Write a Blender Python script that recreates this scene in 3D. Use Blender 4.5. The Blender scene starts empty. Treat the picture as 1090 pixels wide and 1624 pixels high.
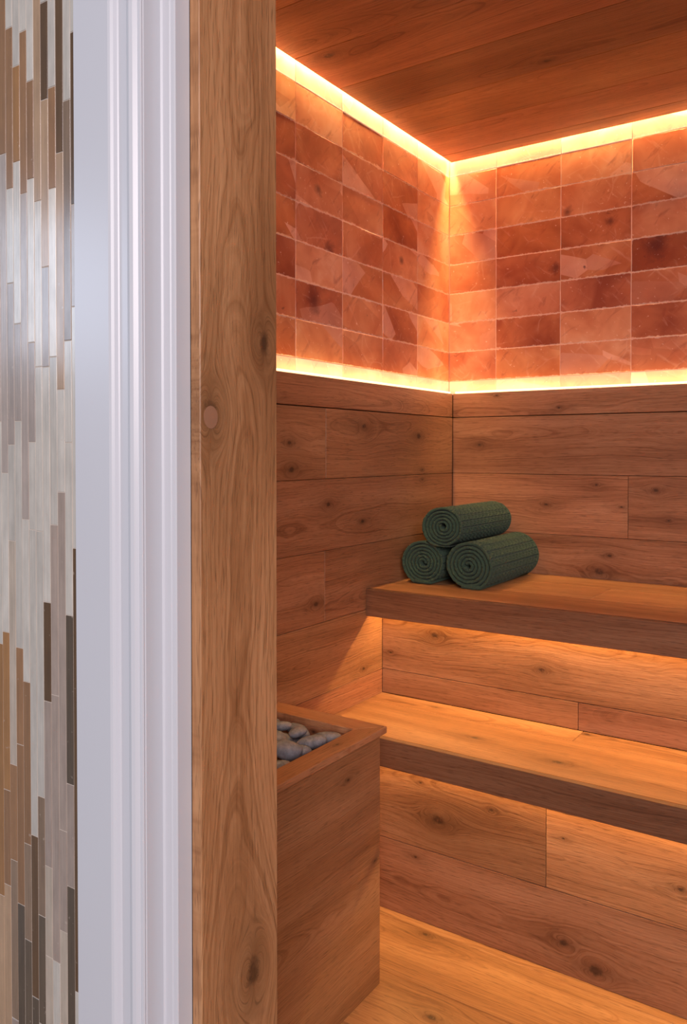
import bpy, bmesh, math, random
from mathutils import Vector, Matrix, noise

sc = bpy.context.scene
C = bpy.context.scene.collection
rnd = random.Random(11)

# ---------------------------------------------------------------- camera
cam_d = bpy.data.cameras.new('camera')
cam = bpy.data.objects.new('camera', cam_d)
C.objects.link(cam)
cam.location = (1.237, -2.484, 1.186)
cam.rotation_euler = (math.radians(90 - 0.92), 0, math.radians(34.17))
cam_d.sensor_fit = 'VERTICAL'
cam_d.sensor_height = 36
cam_d.lens = 1280 / 1624 * 36
cam_d.shift_y = -0.04584
cam_d.clip_start = 0.02
sc.camera = cam

# ---------------------------------------------------------------- world, hall lights, exposure
W = bpy.data.worlds.new('world')
sc.world = W
W.use_nodes = True
bgn = W.node_tree.nodes['Background']
bgn.inputs['Color'].default_value = (0.74, 0.85, 1.0, 1)
bgn.inputs['Strength'].default_value = 0.30

LED = (1.0, 0.61, 0.21)
LED_TOP, LED_LEDGE, LED_SEAT = 8.0, 0.50, 3.4

def area(name, loc, aim, sx, sy, watt, col, parent=None, spread=None):
    d = bpy.data.lights.new(name, 'AREA')
    d.shape = 'RECTANGLE'
    d.size, d.size_y, d.energy, d.color = sx, sy, watt, col
    if spread:
        d.spread = math.radians(spread)
    o = bpy.data.objects.new(name, d)
    C.objects.link(o)
    o.location = loc
    v = Vector(aim) - Vector(loc)
    o.rotation_euler = v.to_track_quat('-Z', 'Y').to_euler()
    if parent:
        o.parent = parent
    return o

# daylight window of the hall, seen mirrored in the glossy strip mosaic, and an added, unseen fill lamp for the interior
area('hall_window_light', (-2.6, -4.32, 2.10), (0.45, -1.9, 1.3), 0.80, 0.80, 16, (0.66, 0.79, 1.0))
area('hall_fill_light', (3.4, -5.0, 2.4), (0.45, -0.4, 0.95), 1.8, 1.8, 152, (1.0, 0.88, 0.90))

vs = sc.view_settings
vs.view_transform = 'Standard'
vs.look = 'None'
vs.exposure = 0.0
vs.gamma = 1.0
vs.use_curve_mapping = False

# ---------------------------------------------------------------- dimensions (metres; corner of the panelling = origin)
CEIL, LEDGE, TRIMB = 2.172, 1.3835, 1.304
SALT = 0.027                     # how far the salt lies behind the panelling
XR, YF = 1.95, -1.723            # far right wall, inner face of the front wall
UB, UBY, URY = 0.797, -0.55, -0.46     # upper bench: top, front, riser
LB, LBY, LRY = 0.479, -0.792, -0.702   # lower bench
ROWS = [TRIMB - 0.0014, 1.115, 0.925, 0.737, 0.547, 0.357, 0.168, 0.0]

# ---------------------------------------------------------------- node helper
class NB:
    def __init__(s, name):
        s.m = bpy.data.materials.new(name)
        s.m.use_nodes = True
        s.t = s.m.node_tree
        s.t.nodes.clear()
        s.out = s.t.nodes.new('ShaderNodeOutputMaterial')
        s.b = s.t.nodes.new('ShaderNodeBsdfPrincipled')
        s.t.links.new(s.b.outputs[0], s.out.inputs[0])
    def put(s, sock, v):
        if isinstance(v, bpy.types.NodeSocket):
            s.t.links.new(v, sock)
        else:
            sock.default_value = v
    def M(s, op, a, b=0.0, c=None, clamp=False):
        n = s.t.nodes.new('ShaderNodeMath')
        n.operation = op
        n.use_clamp = clamp
        s.put(n.inputs[0], a)
        s.put(n.inputs[1], b)
        if c is not None:
            s.put(n.inputs[2], c)
        return n.outputs[0]
    def attr(s, name):
        n = s.t.nodes.new('ShaderNodeAttribute')
        n.attribute_name = name
        return n.outputs['Vector']
    def sep(s, v):
        n = s.t.nodes.new('ShaderNodeSeparateXYZ')
        s.put(n.inputs[0], v)
        return n.outputs[0], n.outputs[1], n.outputs[2]
    def xyz(s, x, y, z):
        n = s.t.nodes.new('ShaderNodeCombineXYZ')
        for i, v in enumerate((x, y, z)):
            s.put(n.inputs[i], v)
        return n.outputs[0]
    def noise(s, vec, scale=1.0, detail=2.0, rough=0.5, dist=0.0, w=None):
        n = s.t.nodes.new('ShaderNodeTexNoise')
        if w is not None:
            n.noise_dimensions = '1D'
            s.put(n.inputs['W'], w)
        else:
            s.put(n.inputs['Vector'], vec)
        n.inputs['Scale'].default_value = scale
        n.inputs['Detail'].default_value = detail
        n.inputs['Roughness'].default_value = rough
        n.inputs['Distortion'].default_value = dist
        return n.outputs[0]
    def ramp(s, f, *stops, interp='LINEAR'):
        n = s.t.nodes.new('ShaderNodeValToRGB')
        n.color_ramp.interpolation = interp
        e = n.color_ramp.elements
        while len(e) < len(stops):
            e.new(0.5)
        for i, (p, c) in enumerate(stops):
            e[i].position = p
            e[i].color = (c, c, c, 1) if not isinstance(c, tuple) else (*c, 1)
        s.put(n.inputs[0], f)
        return n.outputs[0]
    def mix(s, f, a, b, mode='MIX'):
        n = s.t.nodes.new('ShaderNodeMix')
        n.data_type = 'RGBA'
        n.blend_type = mode
        n.clamp_factor = True
        s.put(n.inputs[0], f)
        for k, v in ((6, a), (7, b)):
            s.put(n.inputs[k], (*v, 1) if isinstance(v, tuple) else v)
        return n.outputs[2]
    def bump(s, h, strength, dist=0.001):
        n = s.t.nodes.new('ShaderNodeBump')
        n.inputs['Strength'].default_value = strength
        n.inputs['Distance'].default_value = dist
        s.put(n.inputs['Height'], h)
        s.t.links.new(n.outputs[0], s.b.inputs['Normal'])
    def set(s, **k):
        for a, v in k.items():
            sock = s.b.inputs[a.replace('_', ' ')]
            if isinstance(v, tuple) and len(v) == 3 and sock.type == 'RGBA':
                v = (*v, 1)
            s.put(sock, v)
        return s.m

def wood_material(name, light, mid, dark, rough=0.42):
    n = NB(name)
    x, y, z = n.sep(n.attr('gc'))
    seed, tone, hue = n.sep(n.attr('pr'))
    so = n.M('MULTIPLY', seed, 37.0)
    # slow wander of the grain
    wander = n.noise(n.xyz(n.M('MULTIPLY', x, 1.7), n.M('MULTIPLY', y, 5.0), so), 1.0, 2.0)
    yd = n.M('ADD', y, n.M('MULTIPLY', n.M('SUBTRACT', wander, 0.5), 0.035))
    kmask, khalo, kshift = 0.0, 0.0, 0.0
    wob = n.noise(n.xyz(n.M('MULTIPLY', x, 55.0), n.M('MULTIPLY', y, 75.0), so), 1.0, 3.0, 0.7)
    for k in ('ka', 'kb', 'kc'):
        kx, ky, kr = n.sep(n.attr(k))
        dx = n.M('MULTIPLY', n.M('SUBTRACT', x, kx), 0.62)
        dy = n.M('SUBTRACT', y, ky)
        r2 = n.M('ADD', n.M('MULTIPLY', dx, dx), n.M('MULTIPLY', dy, dy))
        R2 = n.M('MULTIPLY', kr, kr)
        # grain streams round the knot like water round a pile
        den = n.M('ADD', n.M('ADD', r2, n.M('MULTIPLY', R2, 0.35)), 1e-7)
        kshift = n.M('ADD', kshift, n.M('DIVIDE', n.M('MULTIPLY', dy, n.M('MULTIPLY', R2, 4.2)), den))
        rr = n.M('MULTIPLY', n.M('SQRT', r2), n.M('ADD', 0.25, n.M('MULTIPLY', wob, 1.5)))
        q = n.M('DIVIDE', rr, n.M('ADD', kr, 1e-5))
        hx = n.M('MULTIPLY', dx, 0.62)
        qh = n.M('MULTIPLY', n.M('SQRT', n.M('ADD', n.M('MULTIPLY', hx, hx), n.M('MULTIPLY', dy, dy))), n.M('ADD', 0.4, n.M('MULTIPLY', wob, 1.2)))
        qh = n.M('DIVIDE', qh, n.M('ADD', kr, 1e-5))
        kmask = n.M('MAXIMUM', kmask, n.ramp(q, (0.35, 1.0), (0.80, 0.0)))
        khalo = n.M('MAXIMUM', khalo, n.ramp(n.M('MULTIPLY', qh, 0.145), (0.05, 1.0), (0.30, 0.38), (0.90, 0.0)))
    yk = n.M('SUBTRACT', yd, kshift)
    # year rings of a log cut at a slant: cathedrals along the board
    y0 = n.M('MULTIPLY', n.M('SUBTRACT', n.M('FRACT', n.M('MULTIPLY', seed, 7.31)), 0.5), 0.16)
    z0 = n.M('ADD', 0.012, n.M('MULTIPLY', n.M('FRACT', n.M('MULTIPLY', seed, 3.77)), 0.06))
    slope = n.M('MULTIPLY', n.M('SUBTRACT', n.M('FRACT', n.M('MULTIPLY', seed, 5.13)), 0.5), 0.12)
    low = n.noise(n.xyz(n.M('MULTIPLY', x, 2.6), n.M('MULTIPLY', y, 3.0), n.M('ADD', so, 9.0)), 1.0, 3.0)
    zz = n.M('ADD', n.M('ADD', z0, n.M('MULTIPLY', x, slope)), n.M('MULTIPLY', n.M('SUBTRACT', low, 0.5), 0.05))
    ya = n.M('SUBTRACT', yk, y0)
    rr = n.M('SQRT', n.M('ADD', n.M('MULTIPLY', ya, ya), n.M('MULTIPLY', zz, zz)))
    ring = n.noise(None, 1.0, 3.0, 0.65, w=n.M('ADD', n.M('MULTIPLY', rr, 340.0), so))
    ring = n.ramp(ring, (0.30, 0.0), (0.42, 0.55), (0.72, 1.0))
    fibre = n.noise(n.xyz(n.M('MULTIPLY', x, 7.0), n.M('MULTIPLY', yk, 230.0), n.M('MULTIPLY_ADD', z, 230.0, so)), 1.0, 4.0, 0.6)
    fibre = n.ramp(fibre, (0.28, 0.0), (0.74, 1.0))
    pores = n.noise(n.xyz(n.M('MULTIPLY', x, 32.0), n.M('MULTIPLY', yk, 520.0), n.M('MULTIPLY_ADD', z, 520.0, so)), 1.0, 1.0, 0.5)
    pores = n.ramp(pores, (0.58, 0.0), (0.70, 1.0))
    broad = n.noise(n.xyz(n.M('MULTIPLY', x, 1.3), n.M('MULTIPLY', yk, 13.0), n.M('ADD', so, 4.0)), 1.0, 3.0)
    broad = n.ramp(broad, (0.30, 0.0), (0.70, 1.0))
    v = n.M('ADD', n.M('ADD', n.M('MULTIPLY', ring, 0.30), n.M('MULTIPLY', fibre, 0.28)), n.M('MULTIPLY', broad, 0.42))
    col = n.ramp(v, (0.17, dark), (0.52, mid), (0.84, light))
    col = n.mix(n.M('MULTIPLY', pores, 0.42), col, tuple(c * 0.42 for c in dark))
    col = n.mix(n.M('MULTIPLY', khalo, 0.66), col, tuple(c * 0.50 for c in dark))
    core = n.noise(n.xyz(n.M('MULTIPLY', x, 130.0), n.M('MULTIPLY', y, 60.0), so), 1.0, 3.0)
    kc = n.mix(n.ramp(core, (0.55, 0.0), (0.72, 1.0)), (0.030, 0.012, 0.007), (0.16, 0.07, 0.035))
    col = n.mix(n.M('MULTIPLY', kmask, 0.68), col, kc)
    # rare thin dark checks
    chk = n.noise(n.xyz(n.M('MULTIPLY', x, 3.0), n.M('MULTIPLY', yk, 60.0), n.M('ADD', so, 21.0)), 1.0, 3.0, 0.6)
    col = n.mix(n.M('MULTIPLY', n.ramp(chk, (0.71, 0.0), (0.76, 1.0)), 0.4), col, tuple(c * 0.4 for c in dark))
    hs = n.t.nodes.new('ShaderNodeHueSaturation')
    n.put(hs.inputs['Hue'], n.M('ADD', 0.5, hue))
    n.put(hs.inputs['Value'], tone)
    n.put(hs.inputs['Color'], col)
    h = n.M('SUBTRACT', n.M('ADD', n.M('MULTIPLY', fibre, 0.5), n.M('MULTIPLY', ring, 0.5)), n.M('ADD', n.M('MULTIPLY', pores, 0.6), kmask))
    n.bump(h, 0.35, 0.0006)
    rg = n.M('ADD', rough, n.M('MULTIPLY', n.M('SUBTRACT', fibre, 0.5), 0.12))
    return n.set(Base_Color=hs.outputs[0], Roughness=rg, Specular_IOR_Level=0.38)

def salt_material(name, painted_glow=False):
    n = NB(name)
    gc = n.attr('gc')
    x, y, z = n.sep(gc)
    seed, tone, pale = n.sep(n.attr('pr'))
    so = n.M('MULTIPLY', seed, 53.0)
    v3 = n.xyz(n.M('ADD', x, so), y, n.M('MULTIPLY', so, 0.7))
    cloud = n.M('ADD', 0.08, n.M('MULTIPLY', 0.84, n.noise(v3, 7.5, 3.0, 0.55, 0.4)))
    cloud = n.M('SUBTRACT', n.M('ADD', cloud, tone), 0.03)
    col = n.ramp(cloud, (0.14, (0.33, 0.070, 0.028)), (0.38, (0.58, 0.170, 0.066)), (0.60, (0.76, 0.300, 0.130)), (0.86, (0.90, 0.50, 0.27)))
    rosy = n.M('FRACT', n.M('MULTIPLY', seed, 13.7))
    col = n.mix(n.M('MULTIPLY', rosy, 0.42), col, n.mix(1.0, col, (0.98, 1.02, 1.75), 'MULTIPLY'))
    # milky cleavage faces with one hard edge
    pn = n.noise(v3, 7.0, 2.0, 0.5, 0.7)
    fc = n.t.nodes.new('ShaderNodeTexVoronoi')
    n.put(fc.inputs['Vector'], n.xyz(n.M('ADD', n.M('MULTIPLY', x, 0.8), n.M('ADD', so, n.M('MULTIPLY', y, 0.5))), n.M('ADD', y, n.M('MULTIPLY', pn, 0.02)), so))
    fc.inputs['Scale'].default_value = 9.0
    facet, fg, fb = n.sep(fc.outputs['Color'])
    patch = n.ramp(n.M('ADD', facet, pale), (0.87, 0.0), (0.89, 1.0))
    col = n.mix(n.M('MULTIPLY', patch, n.M('MULTIPLY', pn, 0.80)), col, (0.92, 0.52, 0.40))
    col = n.mix(n.M('MULTIPLY', n.ramp(fg, (0.80, 0.0), (0.83, 1.0)), 0.28), col, (0.44, 0.10, 0.035))
    # slanting dark bands and rusty clouds
    band = n.noise(n.xyz(n.M('ADD', n.M('MULTIPLY', n.M('ADD', x, y), 9.0), so), n.M('MULTIPLY', n.M('SUBTRACT', x, y), 26.0), so), 1.0, 3.0, 0.6, 0.8)
    col = n.mix(n.M('MULTIPLY', n.ramp(band, (0.58, 0.0), (0.74, 1.0)), 0.45), col, (0.30, 0.055, 0.030))
    # milky streaks
    st = n.noise(n.xyz(n.M('ADD', n.M('MULTIPLY', n.M('SUBTRACT', x, y), 8.0), so), n.M('MULTIPLY', n.M('ADD', x, y), 42.0), so), 1.0, 3.0, 0.65, 0.4)
    col = n.mix(n.M('MULTIPLY', n.ramp(st, (0.60, 0.0), (0.76, 1.0)), 0.27), col, (0.90, 0.52, 0.40))
    vo = n.t.nodes.new('ShaderNodeTexVoronoi')
    vo.feature = 'DISTANCE_TO_EDGE'
    n.put(vo.inputs['Vector'], n.xyz(n.M('ADD', n.M('ADD', x, so), n.M('MULTIPLY', pn, 0.05)), n.M('ADD', y, n.M('MULTIPLY', cloud, 0.05)), so))
    vo.inputs['Scale'].default_value = 8.0
    vein = n.ramp(vo.outputs['Distance'], (0.0, 1.0), (0.022, 0.0))
    gate = n.ramp(n.noise(v3, 12.0, 2.0), (0.50, 0.0), (0.60, 1.0))
    col = n.mix(n.M('MULTIPLY', n.M('MULTIPLY', vein, gate), 0.20), col, (0.92, 0.60, 0.46))
    sp = n.noise(v3, 120.0, 2.0)
    col = n.mix(n.M('MULTIPLY', n.ramp(sp, (0.70, 0.0), (0.76, 1.0)), 0.6), col, (0.95, 0.70, 0.58))
    dk = n.noise(v3, 17.0, 3.0, 0.7, 0.5)
    col = n.mix(n.M('MULTIPLY', n.ramp(dk, (0.70, 0.0), (0.78, 1.0)), 0.8), col, (0.10, 0.02, 0.025))
    # crusted, chipped rims
    ed = n.M('SUBTRACT', 0.0495, n.M('ABSOLUTE', y))
    cr = n.M('SUBTRACT', ed, n.M('MULTIPLY', n.ramp(n.noise(v3, 42.0, 5.0, 0.75), (0.44, 0.0), (0.72, 1.0)), 0.0065))
    col = n.mix(n.M('MULTIPLY', n.ramp(n.M('MULTIPLY', cr, 100.0), (0.0, 1.0), (0.10, 0.0)), 0.55), col, (0.95, 0.62, 0.48))
    bx, by, br = n.sep(n.attr('bl'))
    bd = n.M('SQRT', n.M('ADD', n.M('POWER', n.M('SUBTRACT', x, bx), 2.0), n.M('POWER', n.M('SUBTRACT', y, by), 2.0)))
    bd = n.M('MULTIPLY', n.M('DIVIDE', bd, n.M('ADD', br, 1e-5)), n.M('ADD', -0.25, n.M('MULTIPLY', n.noise(v3, 21.0, 5.0, 0.75, 0.6), 2.4)))
    col = n.mix(n.M('MULTIPLY', n.ramp(bd, (0.20, 1.0), (1.15, 0.0)), 0.70), col, (0.10, 0.018, 0.020))
    n.bump(n.M('ADD', pn, n.M('MULTIPLY', cloud, 0.4)), 0.25, 0.004)
    m = n.set(Base_Color=col, Roughness=0.36, Specular_IOR_Level=0.35)
    if painted_glow:      # thin cut pieces: emission paints in the light strips' glow
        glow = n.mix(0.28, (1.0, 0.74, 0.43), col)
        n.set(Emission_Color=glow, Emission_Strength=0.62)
    return m

def simple(name, col, rough=0.5, spec=0.4, nscale=0, namt=0.0, bump=0.0):
    n = NB(name)
    c = (*col, 1)
    if nscale:
        tc = n.t.nodes.new('ShaderNodeTexCoord')
        f = n.noise(tc.outputs['Object'], nscale, 4.0, 0.6)
        c = n.mix(f, tuple(v * (1 - namt) for v in col), tuple(min(1, v * (1 + namt)) for v in col))
        if bump:
            n.bump(f, bump, 0.001)
    return n.set(Base_Color=c, Roughness=rough, Specular_IOR_Level=spec)

WOOD = wood_material('oak_panelling', (0.55, 0.275, 0.134), (0.41, 0.182, 0.080), (0.215, 0.083, 0.034))
POST = wood_material('oak_jamb', (0.62, 0.308, 0.148), (0.43, 0.190, 0.082), (0.26, 0.100, 0.039))
SALTM = salt_material('salt_rock')
SALT_GLOW = salt_material('salt_rock_painted_glow', True)
MORTAR = simple('salt_mortar', (0.88, 0.52, 0.38), 0.8, 0.2, 60, 0.18, 0.4)
WHITE = simple('white_gloss_paint', (0.64, 0.645, 0.68), 0.30, 0.5, 3, 0.02)
CORE = simple('dark_backing', (0.05, 0.028, 0.018), 0.9, 0.1, 8, 0.2)
GROUT = simple('mosaic_grout', (0.64, 0.55, 0.47), 0.85, 0.1, 40, 0.1)
STONE_FLOOR = simple('hall_floor', (0.42, 0.38, 0.35), 0.5, 0.4, 3, 0.12)
led_nb = NB('led_diffuser')
LEDM = led_nb.set(Base_Color=(0.9, 0.8, 0.6), Emission_Color=(1.0, 0.78, 0.46), Emission_Strength=1.6, Roughness=0.5)

# ---------------------------------------------------------------- mesh helpers
def link(name, me, mat, parent=None, loc=None):
    o = bpy.data.objects.new(name, me)
    C.objects.link(o)
    if mat:
        me.materials.append(mat)
    if loc is not None:
        o.location = loc
    if parent:
        o.parent = parent
    return o

def pydata(name, vs_, fs, mat, parent=None, smooth=False):
    me = bpy.data.meshes.new(name)
    me.from_pydata([tuple(v) for v in vs_], [], fs)
    bm = bmesh.new()
    bm.from_mesh(me)
    bmesh.ops.recalc_face_normals(bm, faces=bm.faces)
    bm.to_mesh(me)
    bm.free()
    if smooth:
        for p in me.polygons:
            p.use_smooth = True
    return link(name, me, mat, parent)

def vec_attr(me, name, fn):
    a = me.attributes.new(name, 'FLOAT_VECTOR', 'POINT')
    flat = []
    for v in me.vertices:
        flat.extend(fn(v.co))
    a.data.foreach_set('vector', flat)

def box_mesh(name, lo, hi, bevel=0.001):
    bm = bmesh.new()
    bmesh.ops.create_cube(bm, size=1.0)
    lo, hi = Vector(lo), Vector(hi)
    for v in bm.verts:
        v.co = Vector([lo[i] + (v.co[i] + 0.5) * (hi[i] - lo[i]) for i in range(3)])
    if bevel:
        bmesh.ops.bevel(bm, geom=list(bm.edges), offset=bevel, segments=1, affect='EDGES', profile=0.5)
    me = bpy.data.meshes.new(name)
    bm.to_mesh(me)
    bm.free()
    return me

def grain(me, lo, hi, along, across, knots=(), tone=None, seed=None, hue=None):
    depth = 3 - along - across
    ca = (lo[across] + hi[across]) / 2
    vec_attr(me, 'gc', lambda c: (c[along] - lo[along], c[across] - ca, c[depth] - lo[depth]))
    s = rnd.random() if seed is None else seed
    t = rnd.uniform(0.86, 1.12) if tone is None else tone
    h = rnd.uniform(-0.006, 0.006) if hue is None else hue
    vec_attr(me, 'pr', lambda c: (s, t, h))
    ks = [(k[0] - lo[along], k[1] - ca, k[2]) for k in knots][:3]
    while len(ks) < 3:
        ks.append((-9.0, -9.0, 0.0005))
    for nm, k in zip(('ka', 'kb', 'kc'), ks):
        vec_attr(me, nm, lambda c, k=k: k)

def plank(name, lo, hi, along, across, parent, knots=(), tone=None, seed=None, hue=None, bevel=0.0009, mat=None):
    me = box_mesh(name, lo, hi, bevel)
    grain(me, lo, hi, along, across, knots, tone, seed, hue)
    return link(name, me, mat or WOOD, parent)

def struct(name, lo, hi, mat):
    o = link(name, box_mesh(name, lo, hi, 0), mat)
    o['kind'] = 'structure'
    return o

def thing(name, label, cat, loc, group=None):
    o = bpy.data.objects.new(name, None)
    C.objects.link(o)
    o.location = loc
    o['label'] = label
    o['category'] = cat
    if group:
        o['group'] = group
    return o

def keep(root):
    """parts were built in world coordinates: hold them there under the root"""
    inv = Matrix.Translation(-Vector(root.location))
    for ch in root.children:
        ch.matrix_parent_inverse = inv

G = 0.0006      # half the joint between two boards

# ---------------------------------------------------------------- room shell
floor = struct('floor', (-0.5, -4.6, -0.06), (4.2, 0.3, -0.020), STONE_FLOOR)
wall_left = struct('wall_left', (-0.16, YF - 0.16, -0.02), (-0.062, 0.16, CEIL + 0.12), CORE)
wall_back = struct('wall_back', (-0.062, 0.062, -0.02), (XR + 0.02, 0.16, CEIL + 0.12), CORE)
wall_right = struct('wall_right', (XR + 0.02, YF, -0.02), (XR + 0.10, 0.16, CEIL + 0.12), CORE)
ceiling = struct('ceiling', (-0.16, YF - 0.16, CEIL + 0.12), (XR + 0.10, 0.16, CEIL + 0.18), CORE)
wall_front = struct('wall_front', (-0.9, -1.8885, -0.02), (0.4830, YF - 0.02, 2.6), GROUT)

# floor boards run along the benches
fy = [LRY + 0.02, -0.728, -0.918, -1.108, -1.298, -1.488, YF - 0.13]
for i in range(len(fy) - 1):
    a, b = fy[i + 1], fy[i]
    cuts = [0.0, [1.2, 1.45, 0.62, 1.3, 0.9, 1.1][i], XR]
    for j in range(2):
        kn = []
        if i == 1 and j == 0:
            kn = [(0.30, -0.745, 0.008)]
        if i == 2 and j == 0:
            kn = [(0.45, -0.995, 0.010)]
        plank('floor_plank', (cuts[j] + G, a + G, -0.020), (cuts[j + 1] - G, b - G, 0.0), 0, 1, floor, kn,
              tone=[1.08, 1.0, 0.98, 0.96, 1.0, 0.95][i] * (1 if j == 0 else 0.94), hue=0.006)
# ceiling boards, stopping short of the salt so that the light strip shows in the gap
GAP = 0.014
cy = [SALT - GAP, -0.062, -0.262, -0.462, -0.664, -0.864, -1.064, -1.264, -1.464, YF - 0.12]
ct = [0.98, 0.98, 1.0, 0.70, 1.0, 0.92, 1.0, 1.05, 0.9]
for i in range(len(cy) - 1):
    kn = {3: [(0.51, -0.50, 0.010)], 4: [(0.07, -0.83, 0.014)]}.get(i, [])
    plank('ceiling_plank', (-SALT + GAP, cy[i + 1] + G, CEIL), (XR, cy[i] - G, CEIL + 0.018), 0, 1, ceiling, kn, tone=ct[i] * 0.95)

# panelling, left wall: rows meet the back wall's rows
def rows_left():
    cut = {0: [-0.745], 1: [-1.30], 2: [-0.750], 3: [-1.15], 4: [-0.9], 5: [-0.5], 6: [-1.1]}
    knots = {(0, 0): [(-0.557, 1.259, 0.009), (-0.240, 1.236, 0.011), (-0.215, 1.130, 0.004)],
             (0, 1): [(-0.901, 1.209, 0.007), (-0.893, 1.142, 0.010)],
             (1, 0): [(-0.733, 1.047, 0.0085), (-0.566, 0.990, 0.007), (-0.214, 1.099, 0.004)],
             (2, 1): [(-0.79, 0.79, 0.010)], (2, 0): [], (3, 0): [(-0.56, 0.57, 0.006)]}
    tone = {(0, 0): 0.86, (0, 1): 0.90, (1, 0): 0.82, (2, 0): 0.84, (2, 1): 0.90, (3, 0): 0.95}
    for r in range(len(ROWS) - 1):
        ys = [0.0] + cut.get(r, []) + [YF]
        for j in range(len(ys) - 1):
            plank('wall_plank', (-0.018, ys[j + 1] + G, ROWS[r + 1] + G), (0.0, ys[j] - G, ROWS[r] - G), 1, 2, wall_left,
                  knots.get((r, j), []), tone.get((r, j)))
rows_left()
def rows_back():
    cut = {0: [], 1: [0.584], 2: [1.2], 3: [0.8]}
    knots = {(0, 0): [(0.10, 1.21, 0.006)], (1, 0): [(0.489, 1.085, 0.004), (0.33, 1.02, 0.006), (0.565, 1.02, 0.004)],
             (1, 1): [(0.663, 1.073, 0.008), (0.70, 0.985, 0.004)],
             (2, 0): [(0.498, 0.818, 0.014), (0.53, 0.87, 0.006)]}
    tone = {(0, 0): 0.86, (1, 0): 1.20, (1, 1): 1.02, (2, 0): 0.96}
    for r in range(3):
        xs = [0.0] + cut.get(r, []) + [XR]
        for j in range(len(xs) - 1):
            plank('wall_plank', (xs[j] + G, 0.0, ROWS[r + 1] + G), (xs[j + 1] - G, 0.018, ROWS[r] - G), 0, 2, wall_back,
                  knots.get((r, j), []), tone.get((r, j)), hue=-0.004)
rows_back()
for r in range(len(ROWS) - 1):
    plank('wall_plank', (XR, YF, ROWS[r + 1] + G), (XR + 0.018, -0.002, ROWS[r] - G), 1, 2, wall_right)
plank('wall_plank', (XR, YF, ROWS[0] + G), (XR + 0.018, -0.002, CEIL), 1, 2, wall_right)
plank('inner_lining', (0.001, YF - 0.019, 0.0), (0.47, YF - 0.001, CEIL), 2, 0, wall_front)

# ledge boards under the salt
plank('ledge_board', (-0.060, YF, TRIMB + G), (0.0, -0.0012, LEDGE), 1, 2, wall_left, [], 0.98)
plank('ledge_board', (0.0012, 0.0, TRIMB + G), (XR, 0.060, LEDGE), 0, 2, wall_back, [(0.16, 1.372, 0.004), (0.37, 1.326, 0.004)], 0.96, hue=-0.004)

# ---------------------------------------------------------------- salt walls
RZ = [LEDGE] + [1.4285 + 0.1 * k for k in range(8)] + [CEIL + 0.060]
SX = [-SALT, 0.145] + [0.145 + 0.2188 * k for k in range(1, 9)]
SX[-1] = XR
SY = [SALT] + [-0.1985 - 0.2135 * k for k in range(0, 7)] + [YF]

# dark mineral blots: wall axis, place along the wall, height, size
BLOTS = [(1, 0.385, 1.943, 0.018), (1, 0.350, 1.772, 0.020), (1, 0.652, 1.800, 0.045), (1, 0.520, 1.893, 0.016),
         (0, -0.690, 1.735, 0.030), (0, -0.756, 1.585, 0.034), (0, -0.300, 1.780, 0.014), (0, -0.741, 1.883, 0.018)]

def salt_tile(parent, lo, hi, axis, face_sign, tone, pale, painted_glow):
    """a sawn salt brick: chipped edges, face a little uneven. axis: 0 wall facing +X, 1 wall facing -Y"""
    u = 1 - axis
    j = lambda a: rnd.uniform(-a, a)
    g = 0.0008
    lo_u, hi_u, lo_z, hi_z = lo[u] + g, hi[u] - g, lo[2] + g, hi[2] - g
    back = lo[axis] if face_sign > 0 else hi[axis]
    front = (hi[axis] if face_sign > 0 else lo[axis]) + face_sign * rnd.uniform(-0.0012, 0.0004)
    n = 5
    out = []
    def ring(inset, d, jit):
        pts = []
        cs = [(lo_u + inset, lo_z + inset), (hi_u - inset, lo_z + inset), (hi_u - inset, hi_z - inset), (lo_u + inset, hi_z - inset)]
        for k in range(4):
            a, b = cs[k], cs[(k + 1) % 4]
            for q in range(3):
                t = q / 3
                pts.append((a[0] + (b[0] - a[0]) * t + j(jit), a[1] + (b[1] - a[1]) * t + j(jit), d))
        return pts
    R = [ring(0, back, 0), ring(0, front - face_sign * 0.0014, 0.0002), ring(0.0012, front, 0.0009)]
    vs_ = []
    for r in R:
        for a, z, d in r:
            p = [0, 0, z]
            p[u] = a
            p[axis] = d
            vs_.append(p)
    m = 12
    fs = []
    for k in range(2):
        for q in range(m):
            fs.append((k * m + q, k * m + (q + 1) % m, (k + 1) * m + (q + 1) % m, (k + 1) * m + q))
    cu, cz = (lo_u + hi_u) / 2, (lo_z + hi_z) / 2
    p = [0, 0, cz]
    p[u] = cu
    p[axis] = front + face_sign * rnd.uniform(-0.0006, 0.0006)
    vs_.append(p)
    for q in range(m):
        fs.append((2 * m + q, 2 * m + (q + 1) % m, 3 * m))
    o = pydata('salt_tile', vs_, fs, SALT_GLOW if painted_glow else SALTM, parent)
    s = rnd.random()
    vec_attr(o.data, 'gc', lambda c: (c[u] - cu, c[2] - cz, c[axis] - back))
    vec_attr(o.data, 'pr', lambda c: (s, tone, pale))
    bl = (-9.0, -9.0, 0.0005)
    for ax, pu, pz, r_ in BLOTS:
        if ax == axis and lo_u < pu < hi_u and lo_z < pz < hi_z:
            bl = (pu - cu, pz - cz, r_)
    vec_attr(o.data, 'bl', lambda c: bl)
    return o

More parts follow.
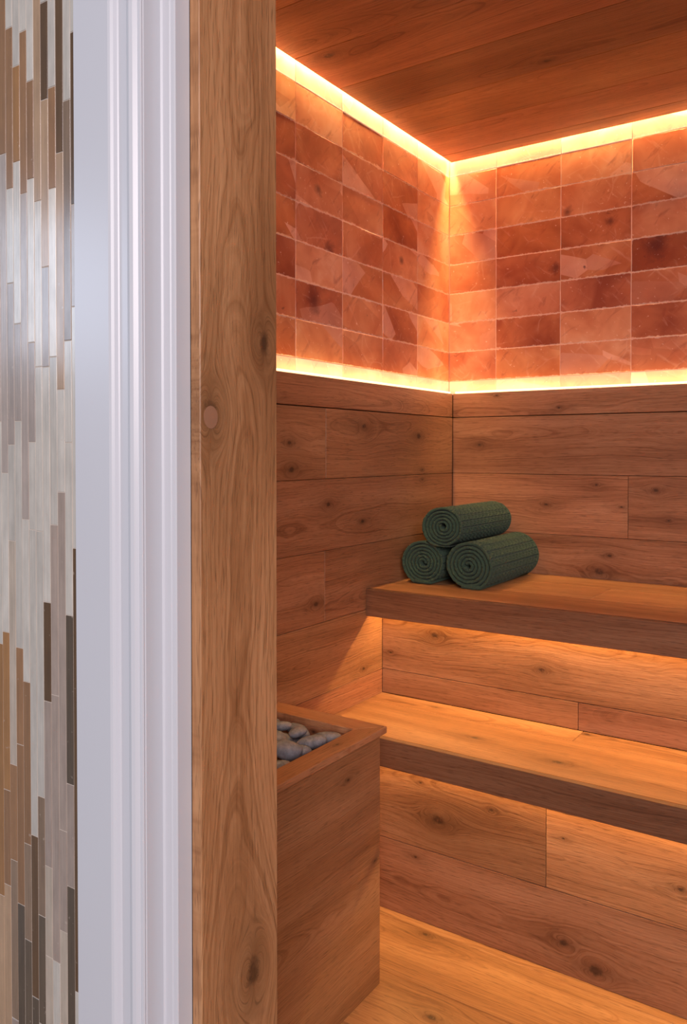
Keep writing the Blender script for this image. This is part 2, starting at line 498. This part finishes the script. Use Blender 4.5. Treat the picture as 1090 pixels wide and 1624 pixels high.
# tone of each brick, row by row from the top: minus darker/redder, plus paler; columns count from the corner
TONE_L = ['1 0 2 1 0', '2 -1 0 -1 0', '1 -1 1 -1 -1', '2 -2 0 0 -1', '1 0 -1 0 -2', '2 -2 1 0 0', '1 -1 0 -2 0', '0 -2 1 1 0']
TONE_B = ['0 1 1 1 1', '1 1 0 0 0', '1 -1 -2 0 0', '0 -2 0 -2 0', '0 0 -2 -1 0', '1 -2 1 -1 0', '1 1 0 0 0']
TONE_L = [[2, -1, -1, 1, 1], [2, -1, -1, -1, -1], [2, -2, 0, 0, -2], [1, 0, -1, -1, -1], [0, 0, 0, 1, -2], [2, -1, 0, -2, 0], [1, -1, 0, 1, 0]]
TONE_B = [[0, 0, 1, 0, 0], [1, 0, 0, -1, 0], [0, -1, -2, 0, 0], [0, -2, 0, -3, 0], [1, 0, -2, -1, 0], [1, -2, 1, -1, 0], [0, 0, 0, 0, 0]]
def salt_wall(wall, axis):
    if axis == 0:
        back = link('salt_panel', box_mesh('salt_panel', (-0.060, YF, LEDGE + 0.001), (-SALT - 0.0016, SALT + 0.03, CEIL + 0.06), 0), MORTAR, wall)
        cols, T = SY, TONE_L
    else:
        back = link('salt_panel', box_mesh('salt_panel', (-SALT, SALT + 0.0016, LEDGE + 0.001), (XR, 0.060, CEIL + 0.06), 0), MORTAR, wall)
        cols, T = SX, TONE_B
    for r in range(len(RZ) - 1):
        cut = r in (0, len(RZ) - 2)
        for c in range(len(cols) - 1):
            a, b = sorted((cols[c], cols[c + 1]))
            k = len(RZ) - 3 - r
            t = T[k][c] if (not cut and c < 5) else rnd.choice((-2, -1, 0, 0, 1, 1))
            tone = t * 0.10 + rnd.uniform(-0.03, 0.03) + (0.12 if cut else 0.0)  # cut rows also made paler, part of their painted glow
            pale = rnd.uniform(-0.10, 0.10)
            if axis == 0:
                lo, hi = (-SALT - 0.018, a, RZ[r]), (-SALT, b, RZ[r + 1])
            else:
                lo, hi = (a, SALT, RZ[r]), (b, SALT + 0.018, RZ[r + 1])
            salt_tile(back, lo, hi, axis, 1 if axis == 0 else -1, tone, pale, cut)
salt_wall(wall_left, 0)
salt_wall(wall_back, 1)

# ---------------------------------------------------------------- light strips (each in the builder of what carries it)
def led_along(parent, a, b, aim, watt, w=0.008):
    """strip of section w x 6 mm from a to b with its lamp on the side given by aim"""
    a, b, aim = Vector(a), Vector(b), Vector(aim).normalized()
    d = (b - a)
    L = d.length
    d.normalize()
    side = d.cross(aim).normalized()
    vs_ = []
    for p in (a, b):
        for s, t in ((-1, -0.5), (1, -0.5), (1, 0.5), (-1, 0.5)):
            vs_.append(p + side * (w / 2 * s) + aim * (0.005 * t))
    fs = [(0, 1, 2, 3), (4, 5, 6, 7), (0, 1, 5, 4), (1, 2, 6, 5), (2, 3, 7, 6), (3, 0, 4, 7)]
    o = pydata('led_strip', vs_, fs, LEDM, parent)
    ld = bpy.data.lights.new('led_light', 'AREA')
    ld.shape = 'RECTANGLE'
    ld.size, ld.size_y = L, w
    ld.energy, ld.color = watt * L, LED
    lo = bpy.data.objects.new('led_light', ld)
    C.objects.link(lo)
    lo.matrix_world = Matrix((( *d, ), ( *side, ), ( *(-aim), ))).transposed().to_4x4()
    # keep a right-handed frame
    m3 = Matrix.Identity(3)
    zc = -aim
    xc = d
    yc = zc.cross(xc)
    for i in range(3):
        m3[i][0], m3[i][1], m3[i][2] = xc[i], yc[i], zc[i]
    mw = m3.to_4x4()
    mw.translation = (a + b) / 2 + aim * 0.004
    lo.matrix_world = mw
    return o

zl = CEIL + 0.034
led_along(ceiling, (-SALT + 0.006, YF + 0.05, zl), (-SALT + 0.006, SALT - 0.004, zl), (0.12, 0, -1), LED_TOP)
led_along(ceiling, (-SALT + 0.004, SALT - 0.006, zl), (XR - 0.02, SALT - 0.006, zl), (0, -0.12, -1), LED_TOP)
zl = LEDGE + 0.004
led_along(wall_left, (-0.010, YF + 0.05, zl), (-0.010, -0.004, zl), (-0.35, 0, 1), LED_LEDGE)
led_along(wall_back, (0.006, 0.010, zl), (XR - 0.02, 0.010, zl), (0, 0.35, 1), LED_LEDGE)

# ---------------------------------------------------------------- benches
def bench(name, label, top, fy_, ry, fz, zbot, back_y, tops, riser, fascia_tone, fk, seedf):
    t = thing(name, label, 'bench', (XR / 2, (fy_ + back_y) / 2, zbot))
    X0, X1 = 0.0012, XR - 0.001
    for y0, y1, x0, x1, kn, tone in tops:
        plank('seat_plank', (max(x0, X0) + G, y0 + G, top - 0.022), (min(x1, X1) - G, y1 - G, top), 0, 1, t, kn, tone, hue=0.003)
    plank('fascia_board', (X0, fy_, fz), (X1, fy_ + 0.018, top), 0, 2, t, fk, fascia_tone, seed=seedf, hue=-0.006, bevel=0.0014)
    for z0, z1, x0, x1, kn, tone, sd in riser:
        plank('riser_plank', (max(x0, X0) + G, ry, z0 + G), (min(x1, X1) - G, ry + 0.018, z1 - G), 0, 2, t, kn, tone, seed=sd)
    led_along(t, (0.006, ry - 0.018, top - 0.030), (X1 - 0.01, ry - 0.018, top - 0.030), (0, -0.05, -1), LED_SEAT, 0.010)
    keep(t)
    return t

upper = bench('sauna_bench', 'upper oak bench against the corner carrying the rolled green towels', UB, UBY, URY, 0.719, LB, 0.0,
    [(-0.165, -0.002, 0, 0.94, [], 1.06), (-0.165, -0.002, 0.94, XR, [], 1.1),
     (-0.352, -0.165, 0, 0.581, [], 1.10), (-0.352, -0.165, 0.581, XR, [], 1.24),
     (UBY + 0.018, -0.352, 0, XR, [], 1.14)],
    [(0.550, UB - 0.022, 0, XR, [(0.175, 0.668, 0.011), (0.489, 0.617, 0.007), (0.03, 0.60, 0.004)], 1.02, 0.37),
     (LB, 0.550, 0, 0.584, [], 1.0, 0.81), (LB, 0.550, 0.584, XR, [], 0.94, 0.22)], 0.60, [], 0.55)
lower = bench('sauna_bench', 'lower oak step bench lit from under the upper bench', LB, LBY, LRY, 0.409, 0.0, URY,
    [(-0.545, URY - 0.0005, 0, 0.598, [(0.20, -0.50, 0.004)], 1.12), (-0.545, URY - 0.0005, 0.598, XR, [(0.612, -0.478, 0.007)], 1.06),
     (LBY + 0.018, -0.545, 0, XR, [(0.614, -0.697, 0.011), (0.39, -0.658, 0.007)], 1.06)],
    [(0.186, LB - 0.022, 0, 0.589, [(0.311, 0.27, 0.016), (0.454, 0.330, 0.005), (0.262, 0.352, 0.003)], 0.80, 0.64),
     (0.186, LB - 0.022, 0.589, XR, [(0.88, 0.27, 0.006), (0.63, 0.31, 0.003)], 1.12, 0.29),
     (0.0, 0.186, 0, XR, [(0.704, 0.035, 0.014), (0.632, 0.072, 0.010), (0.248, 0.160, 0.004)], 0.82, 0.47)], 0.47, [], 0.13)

# ---------------------------------------------------------------- stone box beside the benches
BX, BY0, BY1, BTOP = 0.3027, -0.963, -1.50, 0.582
sb = thing('stone_box', 'tall oak box with mitred rim filled with grey pebbles, below the bench corner', 'heater box', (BX / 2, (BY0 + BY1) / 2, 0))
zr = BTOP - 0.015
plank('side_panel', (BX - 0.018, BY1, 0.0), (BX, BY0, zr), 1, 2, sb, [(-1.09, 0.50, 0.0045), (-0.985, 0.285, 0.003)], 0.68, seed=0.58, hue=0.002)
plank('end_panel', (0.001, BY0 - 0.018, 0.0), (BX - 0.018, BY0, zr), 0, 2, sb, [], 0.85)
plank('end_panel', (0.001, BY1, 0.0), (BX - 0.018, BY1 + 0.018, zr), 0, 2, sb, [], 0.85)
plank('back_panel', (0.001, BY1 + 0.018, 0.0), (0.019, BY0 - 0.018, zr), 1, 2, sb, [], 0.85)
plank('box_base', (0.019, BY1 + 0.018, 0.500), (BX - 0.018, BY0 - 0.018, 0.520), 1, 0, sb, [], 0.5)
OX0, OX1, OY0, OY1 = 0.001, 0.3225, -0.966, -1.515
IX0, IX1, IY0, IY1 = 0.056, 0.272, -1.024, -1.455
def rim(name, pts, along, across, tone, knots=()):
    vs_ = [(x, y, zr) for x, y in pts] + [(x, y, BTOP) for x, y in pts]
    fs = [(3, 2, 1, 0), (4, 5, 6, 7)] + [(k, (k + 1) % 4, 4 + (k + 1) % 4, 4 + k) for k in range(4)]
    o = pydata(name, vs_, fs, WOOD, sb)
    lo = [min(v[i] for v in vs_) for i in range(3)]
    hi = [max(v[i] for v in vs_) for i in range(3)]
    bm = bmesh.new()
    bm.from_mesh(o.data)
    bmesh.ops.bevel(bm, geom=list(bm.edges), offset=0.0011, segments=1, affect='EDGES')
    bm.to_mesh(o.data)
    bm.free()
    grain(o.data, lo, hi, along, across, knots, tone)
rim('rim_board', [(OX1, OY0), (OX1, OY1), (IX1, IY1), (IX1, IY0)], 1, 0, 0.92, [(-1.12, 0.295, 0.004)])
rim('rim_board', [(OX0, OY0), (OX1, OY0), (IX1, IY0), (IX0, IY0)], 0, 1, 1.0)
rim('rim_board', [(OX0, OY1), (OX0, OY0), (IX0, IY0), (IX0, IY1)], 1, 0, 0.95)
rim('rim_board', [(OX1, OY1), (OX0, OY1), (IX0, IY1), (IX1, IY1)], 0, 1, 0.95)
for lo, hi, al in (((IX0 - 0.004, IY0, 0.490), (IX1 + 0.004, IY0 + 0.008, zr), 0), ((IX1, IY1, 0.490), (IX1 + 0.008, IY0, zr), 1),
                   ((IX0 - 0.008, IY1, 0.490), (IX0, IY0, zr), 1), ((IX0 - 0.004, IY1 - 0.008, 0.490), (IX1 + 0.004, IY1, zr), 0)):
    plank('inner_lining', lo, hi, al, 2, sb, [((lo[al] + hi[al]) / 2, 0.555, 0.004)], 1.0, hue=-0.01)
keep(sb)

# pebbles
n = NB('pebble_stone')
tc = n.t.nodes.new('ShaderNodeTexCoord')
oi = n.t.nodes.new('ShaderNodeObjectInfo')
f1 = n.ramp(n.noise(tc.outputs['Object'], 55.0, 5.0, 0.7), (0.30, 0.0), (0.70, 1.0))
f2 = n.noise(tc.outputs['Object'], 260.0, 3.0, 0.6)
pc = n.mix(f1, (0.10, 0.098, 0.115), (0.34, 0.315, 0.33))
pc = n.mix(n.M('MULTIPLY', oi.outputs['Random'], 0.45), pc, (0.24, 0.25, 0.29))
pc = n.mix(n.M('MULTIPLY', n.ramp(f2, (0.60, 0.0), (0.75, 1.0)), 0.4), pc, (0.42, 0.40, 0.40))
n.bump(f2, 0.35, 0.0012)
PEBBLE = n.set(Base_Color=pc, Roughness=0.62, Specular_IOR_Level=0.35)

def pebble(x, y, z, a, b, c, ang, tilt, label, seed):
    bm = bmesh.new()
    a, b, c = a * 0.88, b * 0.88, c * 0.92
    bmesh.ops.create_icosphere(bm, subdivisions=3, radius=1.0)
    for v in bm.verts:
        q = v.co.copy()
        k = 1 + 0.16 * (noise.noise(q * 0.9 + Vector((seed * 3.1, seed, 0)))) + 0.04 * noise.noise(q * 2.6 + Vector((0, seed * 2, 5)))
        # egg-like: one end a little fuller
        w = 1 + 0.14 * q.x * math.sin(seed)
        v.co = Vector((q.x * a * k, q.y * b * k * w, q.z * c * k * w))
    me = bpy.data.meshes.new('pebble')
    bm.to_mesh(me)
    bm.free()
    for p in me.polygons:
        p.use_smooth = True
    o = link('pebble', me, PEBBLE, None, (x, y, z))
    o.rotation_euler = (0.12 * math.sin(seed * 5), tilt, ang)
    o['label'] = label
    o['category'] = 'pebble'
    o['group'] = 'grey pebbles in the oak box'
    return o

Dg = math.radians
PB = [  # x, y, z, half axes, heading, tilt, label
    (0.070, -1.060, 0.566, 0.026, 0.020, 0.013, Dg(20), 0.0, 'small dark pebble half hidden at the jamb, farthest back in the box'),
    (0.108, -1.072, 0.571, 0.030, 0.020, 0.012, Dg(35), 0.0, 'flat oval grey pebble beside the door jamb near the rear rim'),
    (0.145, -1.056, 0.564, 0.042, 0.021, 0.015, Dg(-14), 0.1, 'long tapering grey pebble lying along the rear lining of the box'),
    (0.171, -1.092, 0.575, 0.027, 0.017, 0.012, Dg(75), -0.1, 'small pale oval pebble in the middle with a dark pit'),
    (0.138, -1.098, 0.556, 0.024, 0.018, 0.012, Dg(10), 0.0, 'small shadowed pebble tucked beneath its pale neighbours'),
    (0.224, -1.058, 0.563, 0.040, 0.023, 0.014, Dg(48), 0.0, 'smooth grey oval pebble nearest the mitred rim corner'),
    (0.226, -1.110, 0.570, 0.038, 0.021, 0.016, Dg(55), 0.0, 'light grey long pebble against the front rim board'),
    (0.152, -1.138, 0.571, 0.038, 0.024, 0.016, Dg(-22), 0.15, 'lavender grey pebble sloping beside the door jamb'),
    (0.214, -1.185, 0.573, 0.036, 0.029, 0.022, Dg(40), 0.1, 'largest rounded pebble resting by the front rim near the jamb'),
    (0.228, -1.146, 0.563, 0.020, 0.016, 0.013, Dg(30), 0.0, 'small rough pebble wedged between the largest pebble and the rim'),
    (0.243, -1.240, 0.562, 0.026, 0.020, 0.014, Dg(80), 0.0, 'dark sliver of a pebble at the jamb beside the front rim'),
]
for i, (x, y, z, a, b, c, g_, t_, lb) in enumerate(PB):
    pebble(x, y, z, a, b, c, g_, t_, lb, i + 1.3)
i = 20
yy = -1.050
while yy > -1.44:
    for xx in (0.088, 0.140, 0.192, 0.240):
        i += 1
        a = rnd.uniform(0.024, 0.030)
        pebble(xx + rnd.uniform(-0.006, 0.006), yy + rnd.uniform(-0.006, 0.006), 0.536, a, 0.020, 0.0135, rnd.uniform(0, 3), 0.0,
               'grey pebble of the lower layer showing between the top ones' if yy > -1.22 else 'grey pebble of the near end hidden behind the jamb', i)
    yy -= 0.048
for xx, yy in ((0.10, -1.20), (0.16, -1.22), (0.11, -1.28), (0.19, -1.29), (0.12, -1.36), (0.20, -1.38)):
    i += 1
    pebble(xx, yy, 0.563, 0.030, 0.021, 0.014, rnd.uniform(0, 3), 0.0, 'grey pebble of the near end hidden behind the jamb', i)

# ---------------------------------------------------------------- rolled towels
n = NB('green_terry')
tc = n.t.nodes.new('ShaderNodeTexCoord')
f1 = n.noise(tc.outputs['Object'], 420.0, 3.0, 0.7)
f2 = n.noise(tc.outputs['Object'], 60.0, 3.0, 0.6)
c1 = n.mix(f1, (0.018, 0.044, 0.030), (0.098, 0.136, 0.080))
c1 = n.mix(n.M('MULTIPLY', f2, 0.4), c1, (0.034, 0.080, 0.064))
n.bump(n.M('ADD', f1, n.M('MULTIPLY', f2, 0.3)), 0.9, 0.002)
TERRY = n.set(Base_Color=c1, Roughness=0.95, Specular_IOR_Level=0.1, Sheen_Weight=0.10, Sheen_Roughness=0.5)

def towel(label, cx, cz, y0, y1, rx, rz, turns, end_ang, seed, flip=1, tail=0.02):
    """one long cloth rolled up: a spiral with thickness, waffle relief on the outer turn, its tail lying on the bench"""
    t = thing('rolled_towel', label, 'towel', (cx, (y0 + y1) / 2, UB), 'stack of rolled green towels')
    pitch = (1.0 - 0.10) / turns          # in units of the outer radius
    thick = pitch * 0.80
    tot = turns * 2 * math.pi
    zmin = -rz * 0.95
    def point(s, side, v, edge=1.0, relief=False):
        th = end_ang - tot * (1 - s)
        r = 0.10 + pitch * turns * s
        yv = y0 + (y1 - y0) * v
        rad = r + (thick / 2 if side else -thick / 2) * edge
        rad += 0.016 * noise.noise(Vector((math.cos(th) * 2 + seed, math.sin(th) * 2, yv * 9)))
        rad += 0.010 * noise.noise(Vector((th * 3.0, seed * 2.0, yv * 30))) + (0.022 * noise.noise(Vector((th * 7.0, seed, side * 4.0))) if v < 0.02 else 0.0)
        if relief:
            u = (th * 18 / (2 * math.pi)) % 1.0
            w = (yv * 40) % 1.0
            gv = 0.125 * math.exp(-(min(u, 1 - u) / 0.085) ** 2)          # grooves along the roll
            gv += 0.045 * math.exp(-(min(w, 1 - w) / 0.07) ** 2)
            dot = math.hypot(w - 0.5, u - 0.5)
            gv += 0.105 * math.exp(-((dot - 0.25) / 0.085) ** 2)          # rows of little loops
            rad -= gv
        px, pz = flip * rx * rad * math.cos(th), rz * rad * math.sin(th)
        if pz < zmin:
            pz = zmin + 0.12 * (pz - zmin)
        yo = 0.0
        if v < 0.001 or v > 0.999:
            yo = 0.0045 * noise.noise(Vector((th * 0.8, seed, 3.0))) + 0.004 * noise.noise(Vector((th * 9.0, seed, 8.0)))
        return (cx + px, yv + yo, cz + pz)
    vs_, fs = [], []
    def grid(ss, vv, side, relief):
        base = len(vs_)
        for s_ in ss:
            for v in vv:
                e = 0.45 if v in (0.0, 1.0) else 1.0
                vs_.append(point(s_, side, v, e, relief and 0.012 < v < 0.988))
        m = len(vv)
        for i in range(len(ss) - 1):
            for k in range(m - 1):
                q = (base + i * m + k, base + i * m + k + 1, base + (i + 1) * m + k + 1, base + (i + 1) * m + k)
                fs.append(q if side else q[::-1])
        return base, m
    fine = [k / 190 for k in range(191)]
    fine = [0.0, 0.004] + fine[1:-1] + [0.996, 1.0]
    coarse = [0.0, 0.012, 0.5, 0.988, 1.0]
    s_out = 1 - 1.04 / turns
    inner_s = [s_out * k / int(turns * 90) for k in range(int(turns * 90) + 1)]
    outer_s = [s_out + (1 - s_out) * k / 230 for k in range(231)]
    for ss, vo in ((inner_s, coarse), (outer_s, fine)):
        bo, mo = grid(ss, vo, 1, vo is fine)
        bi, mi = grid(ss, coarse, 0, False)
        for i in range(len(ss) - 1):         # the cloth's edges: the spiral seen at both ends
            fs.append((bo + i * mo, bo + (i + 1) * mo, bi + (i + 1) * mi, bi + i * mi))
            fs.append((bo + i * mo + mo - 1, bi + i * mi + mi - 1, bi + (i + 1) * mi + mi - 1, bo + (i + 1) * mo + mo - 1))
    me = bpy.data.meshes.new('rolled_cloth')
    me.from_pydata(vs_, [], fs)
    for p in me.polygons:
        p.use_smooth = True
    link('rolled_cloth', me, TERRY, t)
    if tail:
        # hemmed tail of the cloth, flat on what lies below
        x0 = cx + flip * rx * math.cos(end_ang)
        zt = cz + zmin
        q = []
        for k, (d, h0, h1) in enumerate(((-0.030, 0.001, 0.011), (0.0, 0.0, 0.0095), (tail * 0.6, 0.0, 0.0075), (tail, 0.0, 0.0085), (tail + 0.002, 0.001, 0.006))):
            for v in (y0 + 0.003, y0 - 0.002 + 0.001 * k, (y0 + y1) / 2, y1 - 0.004)[1:]:
                q.append((x0 + flip * d, v, zt + h0))
                q.append((x0 + flip * d, v, zt + h1))
        f2 = []
        for k in range(4):
            a, b = k * 6, (k + 1) * 6
            for w in (0, 2):
                f2.append((a + w, b + w, b + w + 2, a + w + 2))
                f2.append((a + w + 1, a + w + 3, b + w + 3, b + w + 1))
            f2.append((a, a + 1, b + 1, b))
            f2.append((a + 4, b + 4, b + 5, a + 5))
        f2.append((0, 2, 3, 1)); f2.append((2, 4, 5, 3))
        f2.append((24, 25, 27, 26)); f2.append((26, 27, 29, 28))
        pydata('hem', q, f2, TERRY, t, True)
    keep(t)
    return t
towel('rolled dark green towel on the bench nearest the bench front', 0.2475, UB + 0.0665, -0.400, -0.036, 0.0715, 0.0680, 5.6, Dg(262), 3, -1, 0.030)
towel('rolled dark green towel on the bench beside the side wall', 0.0985, UB + 0.0640, -0.392, -0.046, 0.0690, 0.0645, 5.8, Dg(272), 7, 1, 0.024)
towel('rolled dark green towel lying on top of the two others', 0.1680, UB + 0.1725, -0.402, -0.040, 0.0660, 0.0590, 5.5, Dg(290), 5, 1, 0)

# ---------------------------------------------------------------- entrance: oak jamb, white casing, strip mosaic
jamb = struct('trim_1', (0.4835, -1.8530, 0.0), (0.6075, YF - 0.001, 2.62), CORE)
plank('jamb_board', (0.6085, -1.8534, 0.0), (0.6230, YF + 0.0005, 2.62), 2, 1, jamb,
      [(1.2265, -1.8365, 0.0135), (1.314, -1.7465, 0.0125), (0.577, -1.768, 0.0165)], 1.0, seed=0.345, mat=POST, bevel=0.0012)
def ellipse_disc(name, parent, c, ry, rz, mat, tone):
    vs_ = [(c[0] + 0.0006, c[1], c[2])] + [(c[0] + (0.0004 if 1 else 0), c[1] + ry * math.cos(a), c[2] + rz * math.sin(a)) for a in [k * math.pi / 10 for k in range(20)]]
    vs_ += [(c[0] - 0.002, c[1] + ry * math.cos(a), c[2] + rz * math.sin(a)) for a in [k * math.pi / 10 for k in range(20)]]
    fs = [(0, 1 + k, 1 + (k + 1) % 20) for k in range(20)] + [(1 + k, 21 + k, 21 + (k + 1) % 20, 1 + (k + 1) % 20) for k in range(20)]
    return pydata(name, vs_, fs, mat, parent)
PLUG = simple('filled_knot', (0.36, 0.175, 0.10), 0.5, 0.3, 80, 0.08)
ellipse_disc('knot_plug', jamb, (0.6230, -1.8372, 1.2240), 0.0108, 0.0125, PLUG, 1)

# white casing and jamb: one moulded profile, extruded
prof = [(0.6088, -1.8536), (0.6088, -1.8740), (0.6078, -1.8754), (0.6040, -1.8762), (0.6028, -1.8748), (0.6016, -1.8762), (0.5950, -1.8768),
        (0.5938, -1.8752), (0.5912, -1.8756), (0.5892, -1.8772), (0.5892, -1.9000), (0.5884, -1.9014), (0.5890, -1.9030),
        (0.5880, -1.9046), (0.5856, -1.9050), (0.5842, -1.9042), (0.5832, -1.9052), (0.5805, -1.9080), (0.5765, -1.9094), (0.5725, -1.9084),
        (0.5697, -1.9062), (0.5682, -1.9046), (0.5556, -1.9046), (0.5544, -1.9058), (0.5525, -1.9094), (0.5500, -1.9116), (0.5472, -1.9126),
        (0.5445, -1.9126), (0.4911, -1.9126), (0.4897, -1.9112), (0.4897, -1.8800), (0.5200, -1.8536)]
nP = len(prof)
vs_ = [(x, y, 0.0) for x, y in prof] + [(x, y, 2.6) for x, y in prof]
fs = [(k, (k + 1) % nP, nP + (k + 1) % nP, nP + k) for k in range(nP)] + [tuple(range(nP)), tuple(range(nP, 2 * nP))]
casing = pydata('trim_2', vs_, fs, WHITE)
casing['kind'] = 'structure'

n = NB('mosaic_strip')
gx, gy, gz = n.sep(n.attr('gc'))
colr = n.attr('tc')
sd, _, gl = n.sep(n.attr('pr'))
so = n.M('MULTIPLY', sd, 31.0)
str_ = n.noise(n.xyz(n.M('MULTIPLY', gx, 520.0), n.M('MULTIPLY', gz, 9.0), so), 1.0, 3.0, 0.6)
cl = n.noise(n.xyz(n.M('MULTIPLY', gx, 60.0), n.M('MULTIPLY', gz, 22.0), so), 1.0, 4.0, 0.6)
fac = n.M('ADD', n.M('MULTIPLY', str_, 0.5), n.M('MULTIPLY', cl, 0.5))
val = n.ramp(fac, (0.25, 0.74), (0.75, 1.26))
tcol = n.mix(1.0, colr, val, 'MULTIPLY')
scr = n.noise(n.xyz(n.M('MULTIPLY', gx, 140.0), n.M('MULTIPLY', gz, 140.0), so), 1.0, 2.0, 0.5)
tcol = n.mix(n.M('MULTIPLY', n.ramp(scr, (0.72, 0.0), (0.78, 1.0)), 0.35), tcol, (0.55, 0.45, 0.36))
n.bump(fac, 0.2, 0.0005)
MOSAIC = n.set(Base_Color=tcol, Roughness=n.M('SUBTRACT', 0.25, n.M('MULTIPLY', cl, 0.10)), Specular_IOR_Level=0.55)
TC = {'W': (0.55, 0.505, 0.44), 'Y': (0.66, 0.59, 0.50), 'G': (0.40, 0.330, 0.285), 'B': (0.29, 0.150, 0.068), 'O': (0.33, 0.160, 0.055),  # Y is a lightened strip, the bright reflection painted into its colour
      'T': (0.42, 0.27, 0.160), 'K': (0.46, 0.38, 0.30), 'D': (0.120, 0.062, 0.025), 'M': (0.25, 0.165, 0.105), 'E': (0.110, 0.076, 0.048),
      'P': (0.36, 0.280, 0.230)}
MX = [v + 0.0022 for v in (0.2992, 0.3134, 0.3273, 0.3414, 0.3555, 0.3694, 0.3831, 0.3968, 0.4108, 0.4248, 0.4386, 0.4521, 0.4660, 0.4800)]
MOS = [
 [('G', 1.224), ('W', 0.945), ('O', 0.625), ('T', 0.393)],
 [('B', 1.555), ('G', 1.16), ('W', 0.961), ('O', 0.762), ('B', 0.642), ('T', 0.399)],
 [('W', 1.706), ('B', 1.51), ('W', 1.394), ('G', 1.195), ('W', 1.076), ('K', 0.797), ('B', 0.677), ('M', 0.477), ('P', 0.405)],
 [('W', 1.656), ('O', 1.54), ('W', 1.343), ('G', 1.224), ('W', 0.945), ('B', 0.825), ('B', 0.626), ('E', 0.411)],
 [('W', 1.694), ('B', 1.499), ('G', 1.104), ('W', 0.905), ('B', 0.705), ('M', 0.586), ('E', 0.418)],
 [('W', 1.631), ('B', 1.514), ('Y', 1.318), ('G', 1.198), ('W', 1.092), ('W', 0.719), ('D', 0.52), ('E', 0.424)],
 [('T', 1.485), ('Y', 1.288), ('W', 1.091), ('W', 0.77), ('M', 0.625), ('E', 0.492), ('P', 0.43)],
 [('W', 1.716), ('D', 1.602), ('T', 1.405), ('G', 1.287), ('W', 1.007), ('D', 0.888), ('P', 0.689), ('K', 0.58), ('K', 0.436)],
 [('W', 1.613), ('B', 1.495), ('Y', 1.298), ('W', 1.1), ('P', 0.898), ('P', 0.579), ('W', 0.442)],
 [('D', 1.534), ('T', 1.259), ('W', 1.139), ('P', 0.74), ('P', 0.62), ('K', 0.449)],
 [('W', 1.591), ('M', 1.315), ('W', 1.197), ('W', 0.996), ('E', 0.798), ('P', 0.677), ('E', 0.455)],
 [('W', 1.666), ('D', 1.47), ('G', 1.353), ('W', 1.075), ('D', 0.557), ('W', 0.46)],
 [('D', 1.70), ('G', 1.52), ('W', 1.24), ('K', 1.0), ('E', 0.7), ('P', 0.45)]]
YM = -1.8885
def strip(x0, x1, z0, z1, code):
    g = 0.0005
    lo, hi = (x0 + g, YM - rnd.uniform(0.0005, 0.0008), z0 + g), (x1 - g, YM + 0.004, z1 - g)
    me = box_mesh('mosaic_strip', lo, hi, 0.0003)
    s, k = rnd.random(), rnd.uniform(0.9, 1.1)
    c = TC[code]
    vec_attr(me, 'gc', lambda p: (p.x - x0, 0.0, p.z - z0))
    vec_attr(me, 'pr', lambda p: (s, 1.0, 0.0))
    vec_attr(me, 'tc', lambda p: (c[0] * k, c[1] * k, c[2] * k))
    return me
for ci, col in enumerate(MOS):
    top = 1.80
    zs = [top] + [z for _, z in col]
    codes = [c for c, _ in col]
    up = 1.80 + rnd.uniform(0.0, 0.15)
    zs[0] = up
    for k, code in enumerate(codes):
        link('mosaic_strip', strip(MX[ci], MX[ci + 1], zs[k + 1], zs[k], code), MOSAIC, wall_front)
    # above and below the frame
    z = up
    while z < 2.55:
        z2 = min(2.59, z + rnd.choice((0.12, 0.2, 0.28)))
        link('mosaic_strip', strip(MX[ci], MX[ci + 1], z, z2, rnd.choice('WWGBD')), MOSAIC, wall_front)
        z = z2
    z = zs[-1]
    while z > 0.02:
        z2 = max(0.0, z - rnd.choice((0.12, 0.2, 0.28)))
        link('mosaic_strip', strip(MX[ci], MX[ci + 1], z2, z, rnd.choice('EDPKM')), MOSAIC, wall_front)
        z = z2
# the mosaic goes on beyond the picture: one joined field
bm = bmesh.new()
x = MX[0]
attrs = []
lay = {k: bm.verts.layers.float_vector.new(k) for k in ('gc', 'pr', 'tc')}
while x > -0.88:
    z = 0.0
    while z < 2.58:
        z2 = min(2.59, z + rnd.choice((0.12, 0.2, 0.28, 0.4)))
        c = TC[rnd.choice('WWWGGBBDPKME')]
        s = rnd.random()
        g = 0.0005
        vv = []
        for dy in (-0.0007, 0.004):
            for (a, b) in ((x - 0.014 + g, z + g), (x - g, z + g), (x - g, z2 - g), (x - 0.014 + g, z2 - g)):
                v = bm.verts.new((a, YM + dy, b))
                v[lay['gc']] = (a - x, 0, b - z)
                v[lay['pr']] = (s, 1, 0)
                v[lay['tc']] = c
                vv.append(v)
        for q in ((0, 1, 2, 3), (0, 4, 5, 1), (1, 5, 6, 2), (2, 6, 7, 3), (3, 7, 4, 0)):
            bm.faces.new([vv[t] for t in q])
        z = z2
    x -= 0.014
bmesh.ops.recalc_face_normals(bm, faces=bm.faces)
me = bpy.data.meshes.new('mosaic_field')
bm.to_mesh(me)
bm.free()
mf = link('mosaic_field', me, MOSAIC, wall_front)
mf['kind'] = 'stuff'
